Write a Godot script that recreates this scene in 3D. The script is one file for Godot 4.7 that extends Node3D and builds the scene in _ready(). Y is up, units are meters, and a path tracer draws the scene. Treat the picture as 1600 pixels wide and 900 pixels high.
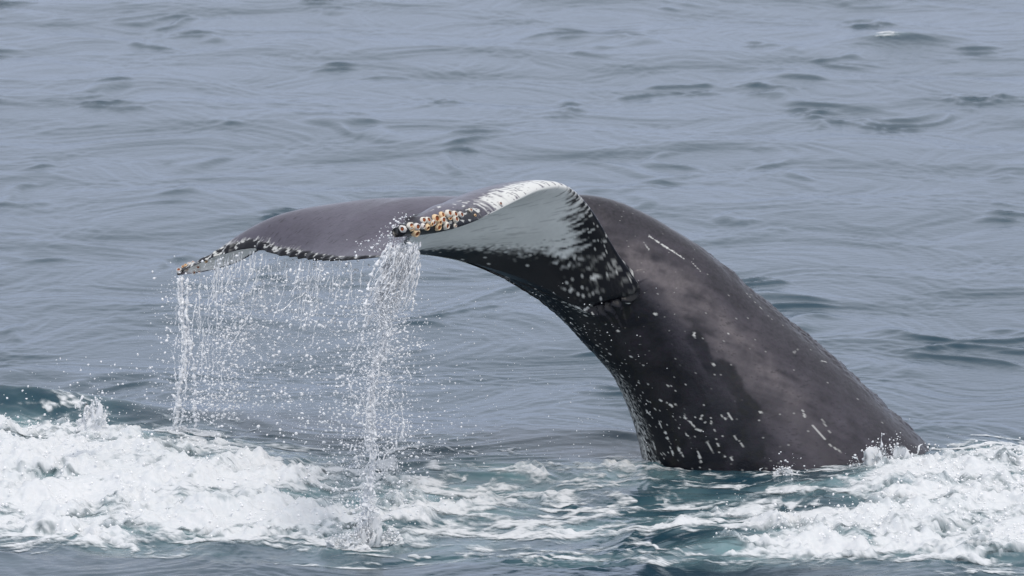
extends Node3D
# A humpback tail stock and flukes lifted out of a grey sea, water pouring off the fluke tips.
# Units are metres, y up. The still water level is y = 0; the camera looks along -z from a boat's upper deck.

const EYE := Vector3(0.0, 8.0, 40.0)
const AIM_Y := 1.25
const FRAME_W := 1600.0
const FRAME_H := 900.0
const YAW := 0.384                      # the tail points to the right and 22 degrees away from the lens

var eye_basis: Basis
var focal: float
var lat: Vector3                        # towards the whale's right side, which faces the boat
var origin := Vector3(-0.74, 0.0, 0.35) # the notch between the flukes stands over this point

# ------------------------------------------------------------------ small helpers
func noise(sd: int, freq: float, oct: int = 1, kind: int = FastNoiseLite.TYPE_SIMPLEX_SMOOTH, ridged: bool = false) -> FastNoiseLite:
	var n := FastNoiseLite.new()
	n.seed = sd
	n.noise_type = kind
	n.frequency = freq
	if oct <= 1:
		n.fractal_type = FastNoiseLite.FRACTAL_NONE
	else:
		n.fractal_type = FastNoiseLite.FRACTAL_RIDGED if ridged else FastNoiseLite.FRACTAL_FBM
		n.fractal_octaves = oct
	return n

func ray(px: float, py: float) -> Vector3:
	return (eye_basis * Vector3((px - FRAME_W / 2) / focal, -(py - FRAME_H / 2) / focal, -1.0)).normalized()

func at(px: float, py: float, w: float) -> Vector3:      # a point w metres to the near side of the whale's midplane
	var d := ray(px, py)
	return EYE + d * ((w - (EYE - origin).dot(lat)) / d.dot(lat))

func ground(px: float, py: float) -> Vector2:             # a point on the still water
	var d := ray(px, py)
	var p := EYE + d * (-EYE.y / d.y)
	return Vector2(p.x, p.z)

func sst(a: float, b: float, x: float) -> float:
	return smoothstep(a, b, x)

func curve(keys: Array, x: float) -> Vector3:             # smooth curve through [x, point] keys
	var n := keys.size()
	if x <= keys[0][0]:
		return keys[0][1]
	if x >= keys[n - 1][0]:
		return keys[n - 1][1]
	var i := 0
	while keys[i + 1][0] < x:
		i += 1
	var x1: float = keys[i][0]
	var x2: float = keys[i + 1][0]
	var p1: Vector3 = keys[i][1]
	var p2: Vector3 = keys[i + 1][1]
	var m := (p2 - p1) / (x2 - x1)
	var m1 := m
	var m2 := m
	if i > 0:
		m1 = (p2 - keys[i - 1][1]) / (x2 - keys[i - 1][0])
	if i < n - 2:
		m2 = (keys[i + 2][1] - p1) / (keys[i + 2][0] - x1)
	var h := x2 - x1
	var t := (x - x1) / h
	var t2 := t * t
	var t3 := t2 * t
	return p1 * (2 * t3 - 3 * t2 + 1) + m1 * h * (t3 - 2 * t2 + t) + p2 * (3 * t2 - 2 * t3) + m2 * h * (t3 - t2)

func hash2(a: int, b: int, s: int) -> float:
	var h: int = (a * 374761393 + b * 668265263 + s * 2147483647) & 0x7fffffff
	h = ((h ^ (h >> 13)) * 1274126177) & 0x7fffffff
	return float((h ^ (h >> 16)) & 0xffff) / 65535.0

func spots(a: float, b: float, cell: float, prob: float, rmin: float, rmax: float, sd: int, stretch: float = 1.6) -> float:
	# scattered pale marks: 1 inside a mark
	var ia := floori(a / cell)
	var ib := floori(b / cell)
	var best := 0.0
	for i in range(ia - 1, ia + 2):
		for j in range(ib - 1, ib + 2):
			if hash2(i, j, sd) > prob:
				continue
			var ca := (i + 0.2 + 0.6 * hash2(i, j, sd + 1)) * cell
			var cb := (j + 0.2 + 0.6 * hash2(i, j, sd + 2)) * cell
			var q := hash2(i, j, sd + 3)
			var r := lerpf(rmin, rmax, q * q * q)
			var da := (a - ca) / stretch
			var db := b - cb
			var d := sqrt(da * da + db * db)
			best = maxf(best, 1.0 - sst(r * 0.75, r * 1.15, d))
	return best

func tag(o: Node, label: String, category: String, group: String = "", kind: String = "") -> void:
	if label: o.set_meta("label", label)
	if category: o.set_meta("category", category)
	if group: o.set_meta("group", group)
	if kind: o.set_meta("kind", kind)

func mesh_of(v: PackedVector3Array, n: PackedVector3Array, c: PackedColorArray, idx: PackedInt32Array, m: Material) -> ArrayMesh:
	var a := []
	a.resize(Mesh.ARRAY_MAX)
	a[Mesh.ARRAY_VERTEX] = v
	a[Mesh.ARRAY_NORMAL] = n
	if c.size():
		a[Mesh.ARRAY_COLOR] = c
	a[Mesh.ARRAY_INDEX] = idx
	var am := ArrayMesh.new()
	am.add_surface_from_arrays(Mesh.PRIMITIVE_TRIANGLES, a)
	am.surface_set_material(0, m)
	return am

func put(called: String, mesh: Mesh, parent: Node = self) -> MeshInstance3D:
	var o := MeshInstance3D.new()
	o.name = called
	o.mesh = mesh
	parent.add_child(o, true)
	return o

func face_normals(v: PackedVector3Array, idx: PackedInt32Array) -> PackedVector3Array:
	var n := PackedVector3Array()
	n.resize(v.size())
	for k in range(0, idx.size(), 3):
		var a := idx[k]
		var b := idx[k + 1]
		var c := idx[k + 2]
		var f := (v[c] - v[a]).cross(v[b] - v[a])
		n[a] += f
		n[b] += f
		n[c] += f
	for i in n.size():
		n[i] = n[i].normalized()
	return n

# ------------------------------------------------------------------ the sea
var n_swell: FastNoiseLite
var n_mid: FastNoiseLite
var n_chop: FastNoiseLite
var n_fine: FastNoiseLite
var n_warp: FastNoiseLite
var n_gate: FastNoiseLite
var n_crest: FastNoiseLite
var n_boil: FastNoiseLite
var n_lace: FastNoiseLite
var n_lump: FastNoiseLite
var n_fleck: FastNoiseLite
var foam_list := []                     # [x, z, 1/rx, 1/rz, strength]
var mound_list := []                    # [x, z, 1/rx, 1/rz, height]

func make_noises() -> void:
	n_swell = noise(11, 0.28, 2)
	n_mid = noise(12, 0.8, 2)
	n_chop = noise(13, 3.2, 2)
	n_fine = noise(14, 7.5, 1)
	n_warp = noise(15, 0.5, 1)
	n_gate = noise(16, 0.33, 2)
	n_crest = noise(17, 0.8, 1)
	n_boil = noise(18, 1.6, 4)
	n_lace = noise(19, 2.4, 5)
	n_lump = noise(20, 5.0, 4)
	n_fleck = noise(21, 9.0, 3)

func add_foam(px: float, py: float, rx: float, ry: float, s: float) -> void:
	var g := ground(px, py)
	foam_list.append([g.x, g.y, 230.0 / rx, 39.0 / ry, s])

func add_mound(px: float, py: float, rx: float, ry: float, h: float) -> void:
	var g := ground(px, py)
	mound_list.append([g.x, g.y, 230.0 / rx, 39.0 / ry, h])

var cap := Vector2.ZERO                  # a small whitecap far behind the tail

func whitecap(x: float, z: float) -> float:
	var a := (x - cap.x) / 0.16
	var b := (z - cap.y) / 0.22
	return 1.0 * exp(-(a * a + b * b))

func foam_density(x: float, z: float) -> float:
	if z < -5.0 or z > 4.5:
		return 0.0 if z > 0.0 else whitecap(x, z)
	var s := 0.0
	var less := 0.0
	for f in foam_list:
		var a: float = (x - f[0]) * f[2]
		var b: float = (z - f[1]) * f[3]
		var q := a * a + b * b
		if q < 5.0:
			if f[4] > 0.0:
				s = maxf(s, f[4] * exp(-q * q * 0.35)) + 0.10 * f[4] * exp(-q)
			else:
				less += f[4] * exp(-q)
	return maxf(0.0, minf(s, 1.55) + 0.9 * less)

func mound(x: float, z: float) -> float:
	var s := 0.0
	for f in mound_list:
		var a: float = (x - f[0]) * f[2]
		var b: float = (z - f[1]) * f[3]
		var q := a * a + b * b
		if q < 9.0:
			s += f[4] * exp(-q)
	return s

func sea_height(x: float, z: float, dens: float, step: float) -> float:
	var wx := x + 0.5 * n_warp.get_noise_2d(x, z)
	var wz := z + 0.7 * n_warp.get_noise_2d(x + 50.0, z - 20.0)
	var h := 0.045 * n_swell.get_noise_2d(wx * 0.7, wz)
	if step < 1.0:
		h += 0.009 * n_mid.get_noise_2d(wx * 0.8 + 0.2 * wz, wz)
		# scattered steeper wavelets
		var g := sst(0.20, 0.55, n_gate.get_noise_2d(x * 1.8 + 7.0, z * 0.9))
		if g > 0.0:
			var r := n_crest.get_noise_2d(wx * 0.95 + 0.25 * wz + 31.0, wz * 1.3) / 0.30
			h += 0.030 * g * exp(-r * r)
	if step < 0.3:
		h += 0.0060 * n_chop.get_noise_2d(wx * 0.95 - 0.2 * wz, wz)
	if step < 0.1:
		h += 0.0009 * n_fine.get_noise_2d(wx + 0.2 * x, wz) * clampf(0.55 + 1.2 * n_gate.get_noise_2d(x * 0.9 - 40.0, z * 0.5), 0.1, 1.2)
	if z < -10.0:
		h += 0.09 * exp(-pow((x - cap.x - 0.25) / 0.55, 2) - pow((z - cap.y) / 0.28, 2))
	if z > -7.0 and z < 5.0:
		h += mound(x, z)
		if dens > 0.02:
			var k := minf(dens, 1.2)
			h += k * (0.05 * n_boil.get_noise_2d(wx * 0.7, wz) + 0.010 * n_lump.get_noise_2d(wx * 0.8, wz))
	return h

func water_material() -> StandardMaterial3D:
	var m := StandardMaterial3D.new()
	m.resource_name = "sea water"
	m.albedo_color = Color.WHITE
	m.vertex_color_use_as_albedo = true
	m.roughness = 0.17
	m.metallic_specular = 0.38
	var t := NoiseTexture2D.new()
	t.width = 1024
	t.height = 1024
	t.seamless = true
	t.as_normal_map = true
	t.bump_strength = 5.0
	var fn := noise(31, 0.022, 4)
	fn.domain_warp_enabled = false
	fn.domain_warp_amplitude = 6.0
	fn.domain_warp_frequency = 0.01
	t.noise = fn
	m.normal_enabled = true
	m.normal_texture = t
	m.normal_scale = 0.22
	m.uv1_triplanar = true
	m.uv1_world_triplanar = true
	m.uv1_scale = Vector3(0.30, 0.42, 0.42)
	m.uv1_offset = Vector3(0.13, 0.0, 0.41)
	return m

func axis_lines(core_a: float, core_b: float, step: float, grow: float, most: float, step_most_in: float, limit_lo: float, limit_hi: float) -> PackedFloat32Array:
	var up := PackedFloat32Array()
	var x := core_a
	while x < core_b:
		up.append(x)
		x += step
	var s := step
	while x < limit_hi:
		up.append(x)
		s = minf(s * grow, step_most_in) if x < most else s * 1.22
		x += s
	up.append(limit_hi)
	var lo := PackedFloat32Array()
	x = core_a - step
	s = step
	while x > limit_lo:
		lo.append(x)
		s = minf(s * grow, step_most_in) if x > -most else s * 1.22
		x -= s
	lo.append(limit_lo)
	lo.reverse()
	lo.append_array(up)
	return lo

func build_sea() -> void:
	var xs := axis_lines(-3.9, 3.9, 0.0165, 1.06, 7.5, 0.25, -4000.0, 4000.0)
	var zs := axis_lines(-4.2, 3.9, 0.018, 1.006, 30.0, 0.055, -6000.0, 500.0)
	# towards the boat the waves need not be fine
	var zk := PackedFloat32Array()
	var last := -1e9
	for z in zs:
		if z < 5.0 or z - last > 0.12:
			zk.append(z)
			last = z
	zs = zk
	var nx := xs.size()
	var nz := zs.size()
	var v := PackedVector3Array()
	var n := PackedVector3Array()
	var c := PackedColorArray()
	v.resize(nx * nz)
	n.resize(nx * nz)
	c.resize(nx * nz)
	var deep := Color(0.012, 0.046, 0.068)
	var aer := Color(0.15, 0.25, 0.27)
	for j in nz:
		var z := zs[j]
		var dz := absf(zs[mini(j + 1, nz - 1)] - z)
		for i in nx:
			var x := xs[i]
			var dx := absf(xs[mini(i + 1, nx - 1)] - x)
			var d := 0.0
			if x > -6.0 and x < 6.0:
				d = foam_density(x, z)
			v[j * nx + i] = Vector3(x, sea_height(x, z, d, maxf(dx, dz)), z)
			var col := deep
			if d > 0.05:
				var k := clampf(d * 0.75 + 0.5 * n_boil.get_noise_2d(x * 0.7 + 90.0, z * 0.7), 0.0, 1.0)
				col = deep.lerp(aer, k * k)
			c[j * nx + i] = col
	for j in nz:
		var j0 := maxi(j - 1, 0)
		var j1 := mini(j + 1, nz - 1)
		for i in nx:
			var a := v[j * nx + mini(i + 1, nx - 1)] - v[j * nx + maxi(i - 1, 0)]
			var b := v[j1 * nx + i] - v[j0 * nx + i]
			n[j * nx + i] = b.cross(a).normalized()
	var idx := PackedInt32Array()
	idx.resize((nx - 1) * (nz - 1) * 6)
	var k := 0
	for j in nz - 1:
		for i in nx - 1:
			var p := j * nx + i
			idx[k] = p
			idx[k + 1] = p + 1
			idx[k + 2] = p + nx
			idx[k + 3] = p + 1
			idx[k + 4] = p + nx + 1
			idx[k + 5] = p + nx
			k += 6
	var o := put("sea", mesh_of(v, n, c, idx, water_material()))
	tag(o, "grey blue sea with gentle ripples filling the whole view", "sea", "", "structure")

# ------------------------------------------------------------------ the whale
var ped := []                            # coarse sections of the tail stock: [centre, up half axis, half width, axis]
var ped_keys_d := []
var ped_keys_v := []
var ped_keys_b := []

const STOCK := [  # dorsal x, y, ventral x, y, half width, sideways shift of the midline
	[640, 386, 641, 392, 0.03, 0.0], [700, 356, 700, 394.5, 0.10, 0.0], [770, 325, 745, 407, 0.16, 0.0],
	[840, 305, 785, 425, 0.20, 0.0], [905, 304, 826, 449, 0.235, 0.02], [953, 311, 862, 483, 0.27, 0.03],
	[1007, 333, 900, 523, 0.31, 0.04], [1060, 363, 935, 560, 0.35, 0.06], [1103, 391, 965, 596, 0.39, 0.08],
	[1177, 455, 994, 662, 0.46, 0.11], [1241, 508, 1013, 734, 0.53, 0.15], [1305, 561, 1035, 800, 0.60, 0.19],
	[1380, 631, 1070, 880, 0.67, 0.24], [1468, 716, 1130, 970, 0.74, 0.30], [1560, 810, 1220, 1070, 0.80, 0.36]]

const NEAR_L := [[1020, 505, 0.0], [1008, 508, 0.25], [992, 466, 0.325], [976, 424, 0.385], [954, 378, 0.46], [922, 325, 0.62], [886, 292, 0.82], [850, 293, 1.0], [812, 309, 1.25],
	[770, 331, 1.45], [730, 349, 1.65], [690, 361, 1.80], [650, 368, 1.90], [617, 371, 1.97]]
const NEAR_T := [[640, 390, 0.0], [622, 394, 0.4], [634, 377, 1.0], [650, 352, 1.5], [640, 344, 1.82], [621, 356, 1.97]]
const FAR_L := [[1030, 520, 0.0], [941, 385, 0.25], [808, 322, 0.62], [738, 314, 0.82], [677, 315, 1.0], [596, 317, 1.25],
	[500, 334, 1.5], [430, 374, 1.70], [372, 408, 1.85], [320, 423, 1.93], [277, 430, 1.97]]
const FAR_T := [[640, 390, 0.0], [590, 402, 0.2], [534, 406, 0.5], [500, 405, 0.75], [469, 401, 1.0], [430, 396, 1.25], [394, 387, 1.5],
	[350, 396, 1.7], [312, 411, 1.85], [276, 427, 1.97]]

func keys_of(list: Array, side: float) -> Array:
	var k := []
	for p in list:
		k.append([p[2], at(p[0], p[1], p[2] * side)])
	return k

func stock_point(s: float, phi: float) -> Vector3:        # s counts sections, phi = 0 on the back
	var d := curve(ped_keys_d, s)
	var vv := curve(ped_keys_v, s)
	var b := curve(ped_keys_b, s).x
	var c := (d + vv) * 0.5
	var up := (d - vv) * 0.5
	var co := cos(phi)
	var si := sin(phi)
	var side := si * (1.0 - 0.16 * maxf(co, 0.0) - 0.10 * pow(maxf(-co, 0.0), 2.0))
	return c + up * co + lat * (b * side)

var met_normal := Vector3.UP             # outward direction found by the last distance query

func stock_distance(p: Vector3) -> float:
	var best := 1e9
	var d := 1e9
	for q in ped:
		var r: Vector3 = p - q[0]
		var al: float = absf(r.dot(q[3]))
		if al < best:
			best = al
			var up: Vector3 = q[1]
			var hl := up.length()
			var a: float = r.dot(up) / (hl * hl)
			var wide: float = q[2]
			var b: float = r.dot(lat) / wide
			var rr := sqrt(a * a + b * b)
			var g: Vector3 = up * (a / (hl * hl)) + lat * (b / wide)
			var gl := g.length()
			d = (rr - 1.0) * rr / maxf(gl, 0.01)
			met_normal = g / maxf(gl, 1e-5)
	return d + maxf(0.0, best - 0.08)

func blend_push(own: Vector3, other: Vector3, d: float, k: float) -> Vector3:
	# how far a point of one surface moves for a smooth fillet with the other
	if d >= k or d < -0.25 * k:
		return Vector3.ZERO
	var e := maxf(d, 0.0)
	var h := 0.5 * (1.0 - e / k)
	var g := own * (1.0 - h) + other * h
	var f := 0.25 * k * pow(1.0 - e / k, 2.0)
	return g * (f / maxf(g.length_squared(), 0.25)) * sst(-0.25 * k, 0.0, d)

func wing_section(kl: Array, kt: Array, w: float, camber: float) -> Array:
	var l := curve(kl, w)
	var t := curve(kt, w)
	var l2 := curve(kl, minf(w + 0.02, 1.97)) - curve(kl, maxf(w - 0.02, 0.0))
	var t2 := curve(kt, minf(w + 0.02, 1.97)) - curve(kt, maxf(w - 0.02, 0.0))
	var ch := t - l
	var span := (l2 + t2)
	var up := ch.cross(span).normalized()
	if up.y < 0.0:
		up = -up
	return [l, ch, up, camber]

func wing_shape(x: float) -> float:                        # half thickness for a chord of 1 and a thickness of 1
	return 5.0 * (0.2969 * sqrt(x) - 0.126 * x - 0.3516 * x * x + 0.2843 * x * x * x - 0.0936 * x * x * x * x)

var w_noise: FastNoiseLite
var w_noise2: FastNoiseLite
var w_streak: FastNoiseLite

var fk_rows := 300
var scar_spot := Vector3.ZERO             # a grazed patch on the black under the near fluke
var scar_axis := Vector3.RIGHT
var near_table := []                     # [leading edge, chord, up] every 2 cm of span, for the blend at the roots
var far_table := []

const BLEND := 0.20
const ROOT_ARCH := 0.085                  # the underside arches up between the keel and the leading edge

func fluke_thick(w: float, len: float, side: float) -> float:
	var t := 1.0 - pow(1.0 - minf(w / 1.97, 1.0), 0.74)
	var tipk := sqrt(maxf(0.0, 1.0 - pow(clampf((w - 1.88) / 0.09, 0.0, 1.0), 2.4)))
	return maxf(minf(lerpf(0.13, 0.11, t) * len + 0.018, 0.15), 0.075 if side > 0 else 0.06) * maxf(tipk, 0.03) * lerpf(0.40, 1.0, sst(0.15, 0.6, w))

func fluke_distance(p: Vector3) -> float:                  # how far a point is from the flukes' surface, near the roots
	var w := (p - origin).dot(lat)
	var tab := near_table if w >= 0.0 else far_table
	var i := int(absf(w) / 0.02)
	if i >= tab.size():
		return 1.0
	var e: Array = tab[i]
	var l: Vector3 = e[0]
	var ch: Vector3 = e[1]
	var r := p - l
	var len := ch.length()
	var x := clampf(r.dot(ch) / (len * len), 0.03, 1.0)
	var th: float = wing_shape(x) * fluke_thick(absf(w), len, signf(w)) * 0.92
	var cam := (0.085 * sst(0.1, 1.0, absf(w)) + ROOT_ARCH * (1.0 - sst(0.30, 0.60, absf(w)))) * 4.0 * x * (1.0 - x) * (0.7 + 0.6 * x)
	var away: Vector3 = r - ch * x - e[2] * cam
	away -= lat * away.dot(lat)
	var al := away.length()
	met_normal = away / maxf(al, 1e-5)
	return al - th

func build_fluke(kl: Array, kt: Array, side: float, v: PackedVector3Array, c: PackedColorArray, idx: PackedInt32Array, rows: int, cols: int) -> void:
	var first := v.size()
	var half := cols / 2
	for j in rows + 1:
		var t := float(j) / rows
		var w := 1.97 * (1.0 - pow(1.0 - t, 1.35))
		var sec := wing_section(kl, kt, w, 0.0)
		var l: Vector3 = sec[0]
		var ch: Vector3 = sec[1]
		var up: Vector3 = sec[2]
		var len := ch.length()
		var tipk := sqrt(maxf(0.0, 1.0 - pow(clampf((w - 1.88) / 0.09, 0.0, 1.0), 2.4)))
		var thick := fluke_thick(w, len, side)
		var camber := 0.085 * sst(0.1, 1.0, w) * (1.0 - 0.6 * sst(1.6, 1.97, w)) + ROOT_ARCH * (1.0 - sst(0.30, 0.60, w))
		# knobs along the trailing edge
		var kn := 0.5 + 0.5 * sin(w * 58.0 + 5.0 * w_noise.get_noise_2d(w * 2.0, side * 9.0))
		kn = kn * sst(0.15, 0.4, w) * clampf(0.75 + 0.9 * w_noise.get_noise_2d(w * 5.0, 33.0 * side), 0.2, 1.3)
		for i in cols:
			var dorsal := i < half
			var q := float(i) / half if dorsal else float(cols - i) / half       # 0 at the trailing edge, 1 at the leading edge
			var x := 0.5 + 0.5 * cos(PI * q)
			var back := 1.0 - x
			var knob := kn * sst(0.075, 0.0, back * len)
			var te := (0.010 + 0.012 * knob) * sqrt(clampf(back * len / 0.022, 0.0, 1.0)) * sst(0.0, 0.3, x) * tipk
			var yt := maxf(wing_shape(x) * thick, te)
			var cam := camber * 4.0 * x * back * (0.7 + 0.6 * x)
			var p := l + ch * (x + 0.022 * knob / maxf(len, 0.1)) + up * (cam + (yt if dorsal else -yt * lerpf(0.85, 0.30, sst(0.6, 0.2, w) * sst(0.25, 0.6, x))))
			if w < 0.9:
				var nrm := (up if dorsal else -up).lerp(-ch / len, sst(0.06, 0.0, x)).normalized()
				var d := stock_distance(p)
				p += blend_push(nrm, met_normal, d, BLEND) * sst(0.95, 0.6, x)
			v.append(p)
			c.append(fluke_colour(w, x, dorsal, side, len, p, knob, back * len))
	for j in rows:
		for i in cols:
			var a := first + j * cols + i
			var b := first + j * cols + (i + 1) % cols
			if side > 0:
				idx.append_array(PackedInt32Array([a, b, a + cols, b, b + cols, a + cols]))
			else:
				idx.append_array(PackedInt32Array([a, a + cols, b, b, a + cols, b + cols]))

const C_BLACK := Color(0.006, 0.006, 0.008)
const C_GREY := Color(0.047, 0.042, 0.052)
const C_PURPLE := Color(0.094, 0.085, 0.112)
const C_BROWN := Color(0.140, 0.122, 0.128)
const C_WHITE := Color(0.70, 0.70, 0.67)
const C_PALE := Color(0.80, 0.80, 0.77)

func fluke_colour(w: float, x: float, dorsal: bool, side: float, len: float, p: Vector3, knob: float, back: float) -> Color:
	var nz := w_noise.get_noise_3dv(p * 3.0)
	var nf := w_noise2.get_noise_3dv(p * 6.0)
	var front := x * len
	# streaks run from the leading edge backwards, across the span
	var st := w_streak.get_noise_2d(w * 34.0 + 5.0 * front, front * 3.2 + side * 40.0)
	var st2 := w_streak.get_noise_2d(w * 50.0 + 9.0 * front, front * 5.0 + 70.0)
	var col: Color
	if dorsal:
		col = C_PURPLE * (1.0 + 0.22 * nz + 0.16 * nf)
		# short dark scratches along the chord
		var sc := w_streak.get_noise_2d(w * 45.0 + 130.0, front * 8.0)
		col = col.lerp(C_BLACK, 0.55 * sst(0.38, 0.6, sc) * sst(0.05, 0.2, front))
		if side > 0.0:
			# black rim with the barnacles towards the tip
			var rim := sst(1.42, 1.62, w + 0.10 * nf) * (1.0 - sst(0.055, 0.10, front + 0.03 * nf))
			col = col.lerp(C_BLACK * 1.6, rim)
			# white rim further in, broken by dark streaks
			var wid := 0.07 + 0.055 * sst(0.75, 1.0, w) * (1.0 - sst(1.35, 1.7, w)) + 0.10 * st
			var white := (1.0 - sst(wid - 0.012, wid + 0.012, front)) * sst(0.62, 0.75, w + 0.1 * st) * (1.0 - sst(1.36, 1.56, w + 0.20 * st))
			white *= 1.0 - 0.95 * sst(0.16, 0.3, st2 + 0.25 * nf - 0.10 * sst(1.0, 1.2, w) * (1.0 - sst(1.35, 1.45, w)))
			col = col.lerp(C_WHITE, white)
			var dash := sst(0.34, 0.44, w_streak.get_noise_2d(w * 14.0 + 300.0, front * 22.0)) * sst(0.9, 1.1, w) * (1.0 - sst(0.16, 0.22, front))
			col = col.lerp(C_WHITE, 0.85 * dash * (1.0 - sst(1.72, 1.8, w)))
			# dark fold at the root of the leading edge
			var fold := (1.0 - sst(0.55, 0.75, w + 0.12 * st)) * (1.0 - sst(0.05, 0.10, front))
			col = col.lerp(C_BLACK if st2 < 0.12 else C_WHITE * 0.8, fold)
			col = col.lerp(C_BLACK, sst(0.07, 0.03, back) * 0.8 * sst(0.3, 0.6, w))
		else:
			# pale fringe, then black knobs with pale flecks between
			var fr := sst(0.056, 0.034, back + 0.05 * nf + 0.04 * st) * sst(0.95, 1.2, w + 0.2 * nz) * (0.60 + 1.0 * nf + 0.7 * st2)
			col = col.lerp(C_WHITE, clampf(fr, 0.0, 1.0))
			var bl := sst(0.050, 0.036, back + 0.010 * nf) * sst(0.1, 0.25, w)
			col = col.lerp(C_BLACK if knob > 0.16 * sst(0.0, 0.02, back) or nf < 0.02 else C_WHITE * 0.8, bl)
			var tip := sst(1.62, 1.74, w)
			col = col.lerp(C_BLACK if nf + 0.6 * st < 0.10 else C_WHITE, tip * sst(0.10, 0.06, back))
	else:
		col = C_PALE * (1.0 + 0.10 * nz + 0.06 * nf)
		var line := w_streak.get_noise_2d(w * 40.0 + 500.0, front * 3.0)
		col = col.lerp(C_PALE * 0.55, 0.5 * sst(0.25, 0.5, line))
		if side > 0.0:
			var bx := lerpf(0.19, -0.02, clampf((w - 0.42) / 0.42, 0.0, 1.0))
			var pale := sst(0.385, 0.465, w + 0.16 * st * sst(0.5, 0.1, x) + 0.06 * nf) * sst(bx - 0.05, bx + 0.05, x + 0.11 * st + 0.05 * st2)
			col = C_BLACK.lerp(col, pale)
			if pale < 0.5:
				var ds := p - scar_spot
				var el := ds.dot(scar_axis)
				var off := (ds - scar_axis * el).length()
				var pt := exp(-pow(el / 0.12, 2) - pow(off / 0.055, 2))
				var fl := sst(0.10, 0.26, w_noise2.get_noise_2d(p.x * 13.0 + p.y * 7.0, p.y * 14.0) + 0.58 * pt - 0.26) * sst(0.08, 0.3, pt)
				fl = maxf(fl, spots(p.x * 1.2 + 2.0, p.y * 1.2, 0.026, 0.26, 0.001, 0.0052, 131))
				col = col.lerp(C_WHITE * 0.85, fl * sst(0.40, 0.12, pale))
				col = col.lerp(C_WHITE * 0.8, 0.9 * sst(0.26, 0.38, st2) * sst(0.30, 0.50, w) * sst(0.17, 0.06, x))
			# black rim that the outer ventral side shares with the barnacles
			col = col.lerp(C_BLACK * 1.5, (1.0 - sst(0.02, 0.05, front + 0.02 * nf)) * sst(1.45, 1.6, w))
			col = col.lerp(C_WHITE, (1.0 - sst(0.015, 0.035, front)) * sst(0.8, 0.95, w) * (1.0 - sst(1.4, 1.5, w)))
			col = col.lerp(C_BLACK, sst(0.05, 0.02, back) * 0.85)
		else:
			col = col.lerp(C_BLACK, sst(0.045, 0.025, back + 0.012 * nf))
			col = col.lerp(C_BLACK if nf < 0.12 else C_BROWN * 2.0, (1.0 - sst(0.015, 0.035, front + 0.02 * nf)) * sst(1.3, 1.5, w))
	return Color(maxf(col.r, 0.006), maxf(col.g, 0.006), maxf(col.b, 0.006))

# pale scars on the flank: from section, angle, to section, angle, half width, strength
const SCARS := [
	[6.1, 0.77, 6.6, 0.79, 0.0096, 1], [6.6, 0.79, 7.15, 0.79, 0.0096, 1], [7.45, 0.77, 7.8, 0.82, 0.0061, 0.8], [6.0, 0.94, 6.2, 1.0, 0.0078, 0.7],
	[7.05, 0.2, 7.55, 0.18, 0.0043, 0.7], [5.3, 1.28, 5.45, 1.53, 0.0130, 0.9], [5.7, 1.4, 6.0, 1.71, 0.0096, 0.9], [5.8, 1.56, 5.9, 1.69, 0.0148, 0.9],
	[6.4, 2.22, 7.1, 2.91, 0.0087, 0.9], [6.55, 2.2, 6.55, 2.2, 0.0130, 0.6], [9.25, 1.97, 9.25, 1.97, 0.0148, 1], [8.8, 2.35, 8.95, 2.3, 0.0087, 1],
	[9.05, 2.22, 9.05, 2.22, 0.0113, 1], [9.2, 2.22, 9.2, 2.22, 0.0130, 1], [9.35, 2.2, 9.5, 2.17, 0.0096, 1], [9.55, 2.17, 9.65, 2.12, 0.0087, 1],
	[9.65, 1.86, 9.75, 1.84, 0.0078, 0.9], [9.7, 1.79, 9.85, 1.79, 0.0104, 0.9], [9.55, 1.97, 9.65, 1.99, 0.0087, 0.9], [9.4, 2.04, 9.45, 2.07, 0.0087, 0.9],
	[10.1, 1.86, 10.4, 1.84, 0.0087, 0.8], [9.3, 2.55, 9.55, 2.53, 0.0130, 1], [9.6, 2.55, 9.8, 2.55, 0.0104, 1], [9.5, 2.3, 9.65, 2.27, 0.0087, 1],
	[9.95, 2.02, 10.1, 2.04, 0.0087, 0.9], [10.35, 2.04, 10.35, 2.04, 0.0139, 1], [10.45, 1.99, 10.5, 1.99, 0.0122, 1], [9.8, 1.99, 9.8, 1.99, 0.0130, 0.8],
	[10.75, 1.2, 10.85, 1.23, 0.0113, 0.7], [11.05, 1.23, 11.35, 1.23, 0.0070, 0.8], [11.1, 1.12, 11.35, 1.15, 0.0096, 0.5], [11.45, 1.23, 11.65, 1.2, 0.0087, 0.7],
	[8.7, 0.48, 9.35, 0.56, 0.0039, 0.7], [10.55, 0.56, 10.7, 0.48, 0.0052, 0.8], [8.25, 1.56, 8.3, 1.58, 0.0113, 1], [8.7, 1.23, 8.75, 1.23, 0.0113, 1],
	[10.0, 0.77, 10.05, 0.66, 0.0130, 0.3], [9.7, 2.45, 9.9, 2.43, 0.0130, 1], [9.95, 2.25, 10.2, 2.27, 0.0130, 0.9], [9.9, 2.12, 10.15, 2.12, 0.0087, 0.8],
	[8.65, 3.09, 9.5, 3.09, 0.0174, 0.8], [8.35, 3.07, 8.8, 3.09, 0.0174, 0.9], [9.5, 3.09, 9.95, 3.09, 0.0174, 0.8], [9.8, 2.86, 9.95, 2.76, 0.0130, 0.9],
	[9.4, 2.81, 9.55, 2.81, 0.0109, 1], [9.05, 2.58, 9.2, 2.58, 0.0087, 1], [8.75, 2.71, 8.8, 2.71, 0.0087, 1],
]
const DARK := [[8.45, 1.63, 0.45, 0.11], [9.2, 1.58, 0.42, 0.12], [9.9, 1.60, 0.42, 0.09], [10.3, 1.78, 0.5, 0.14]]

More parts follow.
